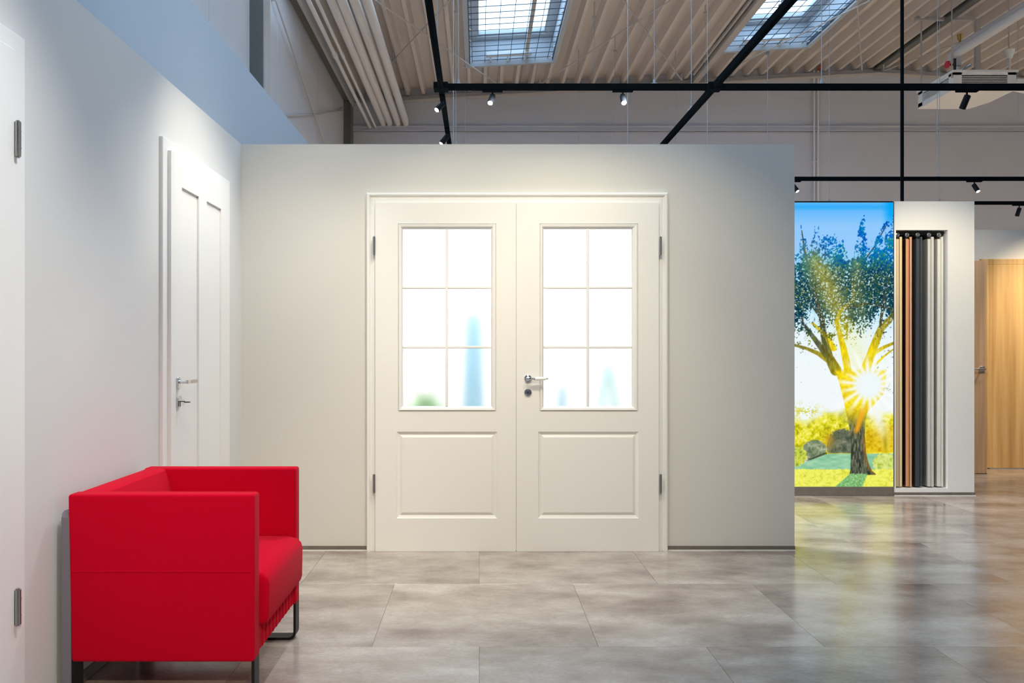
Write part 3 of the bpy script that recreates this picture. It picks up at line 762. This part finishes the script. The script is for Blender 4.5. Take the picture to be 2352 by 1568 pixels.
    gb = ramp(hed, [(.1, (84, 104, 80)), (.6, (140, 154, 120)), (1, (196, 200, 176))])
    put(gb, ss(1-((u-1872)/28)**2-((v-1034)/25)**2+.35*(n6-.5), 0, .12))
    edge = np.interp(u, [1700, 1826, 1853, 1895, 1905, 2060], [1075, 1071, 1060, 1044, 1042, 1042])
    lawn = ramp(noise(14, 5), [(0, (124, 188, 148)), (1, (168, 214, 176))])
    put(lawn, ss(v-edge, -1, 1.5))
    put((48, 62, 40), np.exp(-((v-edge+2)/2.2)**2)*(u < 1900)*ss(u, 1846, 1860)*.8)
    yb_ = ramp(hed, [(.1, (92, 128, 60)), (.45, (196, 206, 70)), (1, (240, 240, 130))])
    put(yb_, ss(1-((u-1828)/26)**2-((v-1048)/24)**2+.4*(n6-.5), 0, .12))
    rb_ = ramp(hed, [(.1, (150, 176, 60)), (.5, (206, 220, 110)), (1, (238, 244, 170))])
    put(rb_, ss(1-((u-2034)/30)**2-((v-1062)/20)**2+.4*(n6-.5), 0, .12))
    gr = ramp(np.clip(.6*noise(2.5)+.4*noise(10, 4), 0, 1), [(.1, (206, 206, 62)), (.5, (238, 238, 92)), (1, (246, 244, 130))])
    put(gr, ss(v+3*(n6-.5), 1076, 1079))
    # trunk
    Lx = np.interp(v, [830, 855, 890, 920, 950, 985, 1030, 1075, 1092], [1902, 1920, 1931, 1938, 1944, 1952, 1955, 1954, 1951])
    Rx = np.interp(v, [830, 905, 930, 945, 965, 1000, 1040, 1065, 1082, 1088], [2040, 2030, 2008, 1994, 1988, 1987, 1990, 1996, 2004, 2012])
    tk = ss(u-Lx, -.6, .8)*ss(Rx-u, -.6, .8)*ss(v, 846, 858)*ss(1091-v, -1, 1.5)
    tcol = ramp(np.clip(bark*.8+.2*n1, 0, 1), [(.1, (42, 46, 38)), (.5, (84, 90, 74)), (1, (140, 144, 116))])
    up = np.clip((1-ss(v, 930, 990))+.0, 0, 1)[..., None]
    ycol = C(236, 206, 12)+(n2[..., None]-.5)*C(40, 70, 20)
    tcol = tcol*(1-up)+ycol*up
    oray = np.exp(-(((u-1977)+(v-960)*.30)/6.5)**2)*ss(v, 925, 950)*(1-ss(v, 985, 1002))
    tcol = tcol*(1-oray[..., None])+C(238, 158, 30)*oray[..., None]
    oe = np.exp(-((u-Rx+3)/4)**2)*ss(v, 990, 1010)*.6
    tcol = tcol*(1-oe[..., None])+C(170, 110, 40)*oe[..., None]
    put(tcol, tk)
    sh = ss(u-np.interp(v, [1086, 1117], [1955, 1920]), -2, 2)*ss(np.interp(v, [1086, 1117], [1994, 1982])-u, -2, 2)*ss(v+3*(n6-.5), 1086, 1090)
    put(ramp(noise(2.2), [(0, (92, 158, 84)), (1, (168, 214, 150))]), sh)
    # sun star
    rays = np.zeros(u.shape)
    for k in range(18):
        a = math.radians(k*20+6); da = np.abs((ang-a+np.pi) % (2*np.pi)-np.pi)
        ln = 72 + 40*((k*7) % 5)/4
        rays = np.maximum(rays, np.exp(-(da*dist/(3.2+.035*dist))**2)*(1-ss(dist, ln*.45, ln)))
    put((255, 240, 60), .55*np.exp(-(dist/70)**2)*(lm*0+tk > .5))
    put((250, 251, 250), rays*.9)
    put((238, 246, 248), 1-ss(dist, 22, 44))
    img = img.reshape(Hd//S, S, Wd//S, S, 3).mean((1, 3))/255
    lin = np.where(img <= .04045, img/12.92, ((img+.055)/1.055)**2.4)
    return lin, U0, U1, V0, V1
def lightbox():
    lin, U0, U1, V0, V1 = picture()
    hh, ww = lin.shape[:2]
    x0, x1, z1, z0 = PX(U0, DP), PX(U1, DP), PZ(V0, DP), PZ(V1, DP)
    xs = np.linspace(x0, x1, ww+1); zs = np.linspace(z1, z0, hh+1)
    gx, gz = np.meshgrid(xs, zs)
    co = np.stack([gx, np.zeros_like(gx), gz], -1).reshape(-1, 3)
    idx = np.arange((hh+1)*(ww+1)).reshape(hh+1, ww+1)
    fc = np.stack([idx[1:, :-1], idx[1:, 1:], idx[:-1, 1:], idx[:-1, :-1]], -1).reshape(-1, 4)
    me = bpy.data.meshes.new('printed_picture')
    me.vertices.add(len(co)); me.vertices.foreach_set('co', co.ravel().astype(np.float32))
    me.loops.add(fc.size); me.loops.foreach_set('vertex_index', fc.ravel().astype(np.int32))
    me.polygons.add(len(fc)); me.polygons.foreach_set('loop_start', np.arange(0, fc.size, 4, dtype=np.int32))
    me.update(calc_edges=True)
    pad = np.pad(lin, ((0, 1), (0, 1), (0, 0)), mode='edge'); pad2 = np.pad(lin, ((1, 0), (1, 0), (0, 0)), mode='edge')
    vc = (pad+pad2)/2
    at = me.color_attributes.new('print', 'FLOAT_COLOR', 'POINT')
    at.data.foreach_set('color', np.concatenate([pad, np.ones(pad.shape[:2]+(1,))], -1).astype(np.float32).ravel())
    m = bpy.data.materials.new('backlit_print'); m.use_nodes = True; nt = m.node_tree
    nt.nodes.remove(nt.nodes['Principled BSDF'])
    a = nt.nodes.new('ShaderNodeVertexColor'); a.layer_name = 'print'
    e = nt.nodes.new('ShaderNodeEmission'); e.inputs[1].default_value = 1.02
    nt.links.new(a.outputs[0], e.inputs[0]); nt.links.new(e.outputs[0], nt.nodes['Material Output'].inputs[0])
    me.materials.append(m)
    lb = thing('light_box', 'tall backlit garden photograph with a tree and sunburst', 'light box', (0, DP, 0))
    o = bpy.data.objects.new('printed_picture', me); COL.objects.link(o); o.parent = lb
    MB().box(x0-.05, x1, .004, .25, .0, ZW-.004).obj('case', M['ac_white'], lb)
    MB().box(x0-.05, x1+.003, -.006, .004, z1, z1+.006).box(x1-.0005, x1+.003, -.006, .004, z0, z1+.006).box(x0-.05, x0, -.006, .004, z0, z1).obj('frame', M['black'], lb)
    MB().box(x0-.05, x1-.006, -.004, .004, .004, z0-.004).box(x1-.004, x1+.002, -.005, .004, .004, z0-.004).obj('plinth', M['base'], lb)
lightbox()

# sample cabinet
cx0, cx1 = PX(2053, DP), PX(2238, DP); nx0, nx1 = PX(2058, DP), PX(2177, DP); nz0, nz1 = PZ(1121, DP), PZ(528, DP)
cb = thing('sample_cabinet', 'white cabinet wall with a deep niche of door samples', 'cabinet', (0, DP, 0))
YB = .62
MB().box(cx0, nx0, 0, YB, .028, ZW).box(nx1, cx1, 0, YB, .028, ZW).box(nx0, nx1, 0, YB, .028, nz0).box(nx0, nx1, 0, YB, nz1, ZW).box(nx0, nx1, YB-.04, YB, nz0, nz1).obj('body', M['door_w'], cb)
MB().box(cx0, cx1+.004, -.006, YB, .004, .028).obj('plinth', M['base'], cb)
MB().box(cx0, cx1+.008, -.012, YB, 0, .005).obj('sealing_bead', M['door'], cb)
MB().box(nx0, nx1, .06, YB-.045, nz1-.032, nz1-.004).obj('hanging_rail', M['black'], cb)
SM = [('honey beech', rgb(226, 204, 160), rgb(120, 84, 48), 2058.6, 2065.2, 2066.4, 2072.2),
      ('orange brown', rgb(214, 150, 108), rgb(66, 36, 18), 2080.6, 2087.8, 2089.4, 2094.6),
      ('charcoal', rgb(58, 66, 74), rgb(70, 68, 70), 2104.8, 2112.6, 2114.0, 2118.6),
      ('light grey', rgb(206, 204, 200), rgb(150, 148, 144), 2131.0, 2138.2, 2139.2, 2145.0),
      ('white', rgb(226, 224, 216), rgb(205, 203, 194), 2153.6, 2161.0, 2161.9, 2166.8)]
SL = ['pair of honey coloured wooden sample panels at the picture side of the niche', 'pair of orange brown wooden sample panels with a dark face', 'pair of charcoal sample panels in the middle of the niche', 'pair of light grey sample panels beside the charcoal pair', 'pair of white sample panels at the end of the niche']
for (nm, ce, cf, a, b, c, d), lab in zip(SM, SL):
    Ya = .018; yb = .50; ztop = nz1-.034
    t = thing('door_sample', lab, 'sample', (0, DP, 0), group='hanging door samples in the niche')
    me_ = mat('sample_edge', ce, .5, noise=.03, nscale=60); mf = mat('sample_face', cf, .55, noise=.06, nscale=30)
    for (p, q, zt) in ((a, b, PZ(548, DP)), (c, d, PZ(543, DP))):
        xa, xb = PX(p, DP+Ya), PX(q, DP+Ya)
        o = MB().box(xa, xb, Ya, yb, nz0+.012, zt, .0015, 1).obj('panel', me_, t)
        o.data.materials.append(mf)
        for f_ in o.data.polygons:
            if abs(f_.normal.x) > .9: f_.material_index = 1
    xm = PX((a+b)/2+1, DP+Ya)
    zc = PZ(538, DP)
    r_ = MB().cyl((xm, Ya+.012, zc), (xm, Ya+.07, zc), .019, 18).box(xm-.008, xm+.008, Ya+.02, Ya+.05, zc, ztop).box(xm-.010, xm+.010, Ya+.02, Ya+.05, PZ(549, DP), zc)
    r_.obj('carrier', M['black'], t, smooth=True)
    MB().lathe([(.0145, 0), (.0165, .002), (.0145, .004), (.008, .005)], (xm, Ya+.013, zc), (0, -1, 0), 20).obj('roller', M['chrome'], t, smooth=True)

# oak doors beyond
DO = 8.40
struct('wall_oak', MB().box(3.6, PX(2266, DO)+.03, DO, DO+.12, 0, ZW).box(6.0, 9.0, DO, DO+.12, 0, ZW).box(PX(2266, DO)+.03, 6.0, DO, DO+.12, 2.07, ZW), M['wall_left'], 'white display wall around the golden oak door', 'wall')
d4 = thing('door_4', 'golden oak door with matching casing beyond the white cabinet', 'door', (0, DO, 0), kind='structure')
MB().casing(PX(2249, DO), 6.06, PZ(595, DO), [(0, 0), (0, .020), (.003, .023), (.054, .023), (.056, .020), (.07, .020), (.07, 0)]).obj('casing', M['oak'], d4)
MB().box(PX(2264, DO), 6.00, -.024, .016, .008, PZ(609, DO), .002, 1).obj('leaf', M['oak'], d4)
DS = 8.03
ol = thing('oak_door_leaf', 'pale knotty oak door leaf partly behind the white cabinet', 'door', (0, DS, 0))
MB().box(4.06, PX(2266, DS), 0, .04, 0.002, PZ(598, DS), .002, 1).obj('leaf', M['oak_grey'], ol)
hx, hz = PX(2255, DS), PZ(847, DS)
MB().box(hx-.028, hx+.028, -.008, 0, hz-.026, hz+.026, .002, 1).cyl((hx, 0, hz), (hx, -.05, hz), .009, 12).box(hx-.14, hx+.010, -.060, -.046, hz-.008, hz+.008, .003, 1).obj('handle', M['nickel'], ol, smooth=True)
MB().box(hx-.05, hx+.05, -.002, .05, 0, .006).obj('floor_glide', M['black'], ol)

# ------------------------------------------------------------------ light rails and spots
ZT_, DT = 3.004, 5.69
rh, rw = .039, .036
def wire_to_roof(parent, x, y, z=ZT_ + rh/2):
    MB().cyl((x, y, z), (x, y, ZC(x)+.03), .0028, 5).cyl((x, y, z), (x, y, z+.03), .010, 8).cyl((x, y, z), (x, y, z+.006), .024, 12).obj('suspension_wire', M['wire'], parent)
def rail(label, a, b, wires, clips=()):
    t = thing('light_rail', label, 'track light rail', group='black light rails')
    (xa, ya), (xb, yb) = a, b
    if abs(xb-xa) > abs(yb-ya):
        mb = MB(); mb.box(xa, xb, ya-rw/2, ya+rw/2, ZT_-rh/2+.004, ZT_+rh/2).box(xa, xb, ya-rw/2, ya-rw/2+.012, ZT_-rh/2, ZT_-rh/2+.004).box(xa, xb, ya+rw/2-.012, ya+rw/2, ZT_-rh/2, ZT_-rh/2+.004)
        mb.obj('profile', M['track'], t)
    else:
        for ya_, yb_ in ((ya, DT-.052), (DT+.052, yb)):
            mb = MB(); mb.box(xa-rw/2, xa+rw/2, ya_, yb_, ZT_-rh/2+.004, ZT_+rh/2).box(xa-rw/2, xa-rw/2+.012, ya_, yb_, ZT_-rh/2, ZT_-rh/2+.004).box(xa+rw/2-.012, xa+rw/2, ya_, yb_, ZT_-rh/2, ZT_-rh/2+.004)
            mb.obj('profile', M['track'], t)
    for x, y in wires: wire_to_roof(t, x, y)
    for x, y in clips: MB().box(x-.05, x+.05, y-.05, y+.05, ZT_-rh/2-.003, ZT_+rh/2+.003, .004, 1).obj('connector', M['track'], t)
    return t
x1_, x2_ = PX(1013, DT), PX(1640, DT)
rail('long black rail crossing in front of the far hall wall under both skylights', (x1_+.03, DT), (6.2, DT), [(PX(1053, DT), DT), (PX(1503, DT), DT), (PX(1887, DT), DT), (5.2, DT)], [(x1_, DT), (x2_, DT)])
rail('steep black rail beside the thick ceiling pipes', (x1_, 2.0), (x1_, 8.6), [(x1_, 2.6), (x1_, 5.2), (x1_, 8.4)])
rail('slanting black rail crossing the skylight beyond the double door', (x2_, 2.4), (x2_, 9.3), [(x2_, 4.4), (x2_, 6.3), (x2_, 9.0)])
D2 = (ZT_-H)*F/(VY-410.5)
rail('black rail just above the backlit picture', (2.2, D2), (8.4, D2), [(2.4, D2), (PX(2153, D2), D2), (7.6, D2)])
D3 = (ZT_-H)*F/(VY-466)
rail('short black rail beyond the white cabinet above the oak door', (3.6, D3), (9.4, D3), [(PX(1905, D3), D3), (PX(2158, D3), D3), (8.6, D3)])

def spot_head(label, x, y, tilt, lit, size=1.0, along='x', beam=None):
    """tilt: direction the lamp points"""
    t = thing('spot_lamp', label, 'spotlight', (x, y, ZT_ - rh/2), group='black rail spotlights')
    s = size
    if along == 'x': MB().box(-.070*s, .070*s, -.016, .016, -.014, .001, .002, 1).obj('adapter', M['track'], t)
    else: MB().box(-.016, .016, -.070*s, .070*s, -.014, .001, .002, 1).obj('adapter', M['track'], t)
    MB().cyl((0, 0, -.045*s), (0, 0, -.01), .006*s, 10).cyl((0, -.010*s, -.045*s), (0, .010*s, -.045*s), .011*s, 12).obj('joint', M['spot'], t, smooth=True)
    d = Vector(tilt).normalized(); p = Vector((0, 0, -.048*s)) - d*.012*s
    r = .0205*s; L = .088*s
    MB().lathe([(r*.55, -.004*s), (r*.96, 0), (r, .004*s), (r, L-.003*s), (r*.94, L), (r*.86, L), (r*.82, L-.006*s)], p, d, 22).obj('housing', M['spot'], t, smooth=True)
    MB().lathe([(r*.83, 0), (r*.83, .002*s)], p + d*(L-.004*s), d, 20).obj('lens', M['lens'] if lit else M['lens_off'], t, smooth=True)
    if beam:
        q = Vector((x, y, ZT_-rh/2)) + p + d*(L+.01)
        spot(q, q + d, beam, 70)
    return t
spot_head('lit spotlight with slight tilt on the long rail under the netted skylight', PX(1131, DT), DT, (-.22, -.62, -.76), True, beam=25)
spot_head('lit upright spotlight near the middle of the long rail', PX(1430.5, DT), DT, (.0, -.66, -.75), True, beam=25)
spot_head('unlit-looking spotlight in front of the ceiling cassette, pointing away', PX(2221, DT), DT, (-.16, .45, -.88), False, 1.05)
spot_head('lit tilted spotlight higher on the steep rail', x1_, 5.86, (-.50, -.52, -.70), True, along='y', size=1.0)
spot_head('lit tilted spotlight low on the steep rail, at the wall edge', x1_, 6.72, (-.55, -.30, -.78), True, along='y', size=1.1)
spot_head('lit spotlight on the rail above the white cabinet', PX(2238, D2), D2, (.14, -.55, -.82), True, 1.12)
spot_head('lit spotlight peeping out beside the grey wall end', PX(1822, D2), D2, (.35, -.5, -.8), True, 1.12)
spot_head('small dark spotlight on the rail above the oak door', PX(2341, D3), D3, (-.10, .35, -.93), False, 1.15)
cbx = PX(1556.5, 8.3)
tag(MB().cyl((x2_, 8.15, ZT_-.02), (x2_, 8.15, 2.2), .006, 6).box(x2_-.03, x2_+.03, 8.10, 8.20, ZT_-.05, ZT_-.015, .005, 1).obj('hanging_cable', M['black']), 'short black cable dropping from the slanting rail', 'cable')
dp = 6.95
tag(MB().box(PX(2069, dp), PX(2075, dp), dp-.011, dp+.011, ZW-.01, ZC(3.55)+.03, .002, 1).box(PX(2066, dp), PX(2078, dp), dp-.02, dp+.02, ZW, ZW+.01).obj('power_pole', M['track']), 'vertical black pole rising from the cabinet top to the roof', 'pole')

# ------------------------------------------------------------------ ceiling cassette
ac = thing('ceiling_cassette', 'white square air conditioning cassette hung beneath the roof', 'air conditioner', (0, 0, 0))
AX, AXE, AY, AYE, AZ0, AZ1 = 6.763, 7.66, 11.8, 12.75, 4.925, 5.20
def flange(mb, z, t, o): mb.box(AX-o, AXE+o, AY-o, AYE+o, z, z+t)
b = MB()
b.box(AX+.03, AXE-.03, AY+.03, AYE-.03, AZ0+.02, AZ1-.02); flange(b, AZ1-.03, .03, .02)
b.box(AX, AX+.12, AY, AY+.12, AZ0+.02, AZ1-.03).box(AXE-.12, AXE, AY, AY+.12, AZ0+.02, AZ1-.03).box(AX, AX+.12, AYE-.12, AYE, AZ0+.02, AZ1-.03)
b.box(AX, AXE, AY, AY+.03, AZ1-.065, AZ1-.03).box(AX, AXE, AY, AY+.03, AZ0+.02, AZ0+.055)
b.box(AX, AX+.03, AY, AYE, AZ1-.065, AZ1-.03).box(AX, AX+.03, AY, AYE, AZ0+.02, AZ0+.075)
b.obj('housing', M['ac_white'], ac)
b = MB(); b.prism([(AX, AY), (AXE, AY), (AXE, AYE-.35), (AXE-.12, AYE), (AX, AYE)], AZ0, AZ0+.022, 'xy'); b.obj('bottom_cover', M['ac_white'], ac)
MB().box(AX+.12, AXE-.12, AY+.028, AY+.032, AZ0+.055, AZ1-.065).box(AX+.028, AX+.032, AY+.12, AYE-.12, AZ0+.075, AZ1-.065).obj('vent_opening', M['dark'], ac)
for k in range(6):
    z = AZ0 + .062 + k*.024
    MB().box(AX+.12, AXE-.12, AY+.004, AY+.030, z, z+.008).obj('louver', M['ac_white'], ac)
for k in range(6):
    z = AZ0 + .082 + k*.020
    MB().box(AX+.004, AX+.030, AY+.12, AYE-.12, z, z+.007).obj('louver', M['ac_white'], ac)
fl = MB(); fl.prism([(AXE+.0, AZ0+.03), (AXE+.35, AZ0-.05), (AXE+.35, AZ0+.16), (AXE+.02, AZ0+.16)], AY+.02, AY+.14); fl.obj('air_flap', M['ac_white'], ac)
xr = PX(2106, 12.7)
MB().cyl((AX+.02, AYE-.05, AZ1-.02), (AX+.02, AYE-.05, ZC(AX)-.02), .012, 6).obj('hanger', M['steel'], ac)
MB().box(PX(2244, 12.7)-.035, PX(2244, 12.7)+.035, 12.66, 12.72, AZ1-.02, ZC(7.5)-.02).obj('hanger', M['steel'], ac)
MB().cyl((PX(2188, AY), AY+.02, AZ1-.1), (PX(2188, AY), AY+.02, ZC(6.7)), .009, 6).obj('hanger_rod', M['steel'], ac)
MB().cyl((PX(2338, AY), AY+.2, AZ1-.03), (PX(2338, AY), AY+.2, ZC(7.6)), .009, 6).obj('hanger_rod', M['steel'], ac)
MB().box(PX(2101, 12.7), PX(2254, 12.7), 12.66, 12.72, PZ(48, 12.7), PZ(40, 12.7), .004, 1).obj('strut', M['steel'], ac)
# stack pipe
cxp = PX(2325, AY)
cu = MB().lathe([(.016, 0), (.016, .19), (.035, .20), (.066, .30), (.068, .32), (.05, .322)], (cxp, AY+.06, AZ1-.01), (0, 0, 1), 18); cu.obj('overflow_cup', M['ac_white'], ac, smooth=True)
# insulated pipes
t = thing('insulated_pipe', 'lower pale insulated pipe meeting the ceiling cassette', 'pipe', group='insulated pipes of the cassette')
MB().cyl((6.84, 3.0, 5.46), (6.84, 11.98, 5.46), .062, 20).obj('sleeve', M['tube'], t, smooth=True)
MB().cyl((6.84, 11.9, 5.46), (6.84, 11.9, AZ1-.01), .02, 10).cyl((6.80, 11.86, 5.30), (6.74, 11.86, 5.30), .016, 8).obj('elbow', M['black'], t, smooth=True)
MB().cyl((6.72, 11.86, 5.30), (6.695, 11.86, 5.30), .052, 16).obj('valve_wheel', M['redplastic'], t, smooth=True)
t = thing('insulated_pipe', 'upper pale insulated pipe with a brass valve', 'pipe', group='insulated pipes of the cassette')
MB().cyl((7.00, 3.0, 5.62), (7.00, 12.15, 5.62), .062, 20).cyl((7.0, 12.1, 5.62), (7.0, 12.1, 5.36), .05, 14).obj('sleeve', M['tube'], t, smooth=True)
MB().cyl((7.0, 12.1, 5.40), (7.0, 12.1, AZ1-.01), .022, 10).cyl((7.02, 12.05, 5.28), (7.10, 11.95, 5.34), .026, 10).obj('elbow', M['chrome'], t, smooth=True)
MB().cyl((7.03, 12.1, 5.66), (7.03, 12.1, 5.76), .016, 8).lathe([(.022, 0), (.034, .02), (.036, .06), (.04, .065), (.04, .085)], (7.03, 12.1, 5.74), (0, 0, 1), 12).obj('vent_valve', M['brass'], t, smooth=True)

# ------------------------------------------------------------------ what shows blurred through the frosted panes
tag(MB().box(-.115, .035, 5.80, 5.86, 0, 1.467, .004, 1).obj('display_slab', M['blue']), 'tall pale blue slab blurred behind the first frosted leaf', 'display slab')
pp = thing('potted_plant', 'green potted plant blurred behind the first frosted leaf', 'plant', (-.37, 5.75, 0))
MB().lathe([(.09, 0), (.12, .58), (.11, .58), (.10, .54)], (0, 0, 0), (0, 0, 1), 18).obj('pot', M['terracotta'], pp, smooth=True)
fo = MB()
for k in range(130):
    a = random.uniform(0, 6.28); el = random.uniform(.5, 1.5); L = random.uniform(.26, .42)
    d = Vector((math.cos(a)*math.cos(el), math.sin(a)*math.cos(el), math.sin(el))); s = d.cross(Vector((0, 0, 1))).normalized()*.025
    b0 = Vector((0, 0, .54)); m_ = b0 + d*L*.6; e_ = b0 + d*L
    vs = [fo.bm.verts.new(c) for c in (b0, m_+s, e_, m_-s)]; fo.bm.faces.new(vs)
fo.obj('foliage', M['green'], pp)
tag(MB().box(.545, .615, 5.78, 5.84, 0, .955, .004, 1).obj('display_post', M['blue']), 'narrow blue post blurred behind the leaf with the handle', 'display post')
af = MB(); af.prism([(.70, 0), (.76, 0), (.90, 1.0), (1.04, 0), (1.10, 0), (.94, 1.10), (.88, 1.12), (.86, 1.10)], 5.76, 5.80); af.obj('easel_tmp', M['cyan'])
ea = bpy.data.objects['easel_tmp']; ea.name = 'easel'; tag(ea, 'pale turquoise easel blurred behind the leaf with the handle', 'easel')
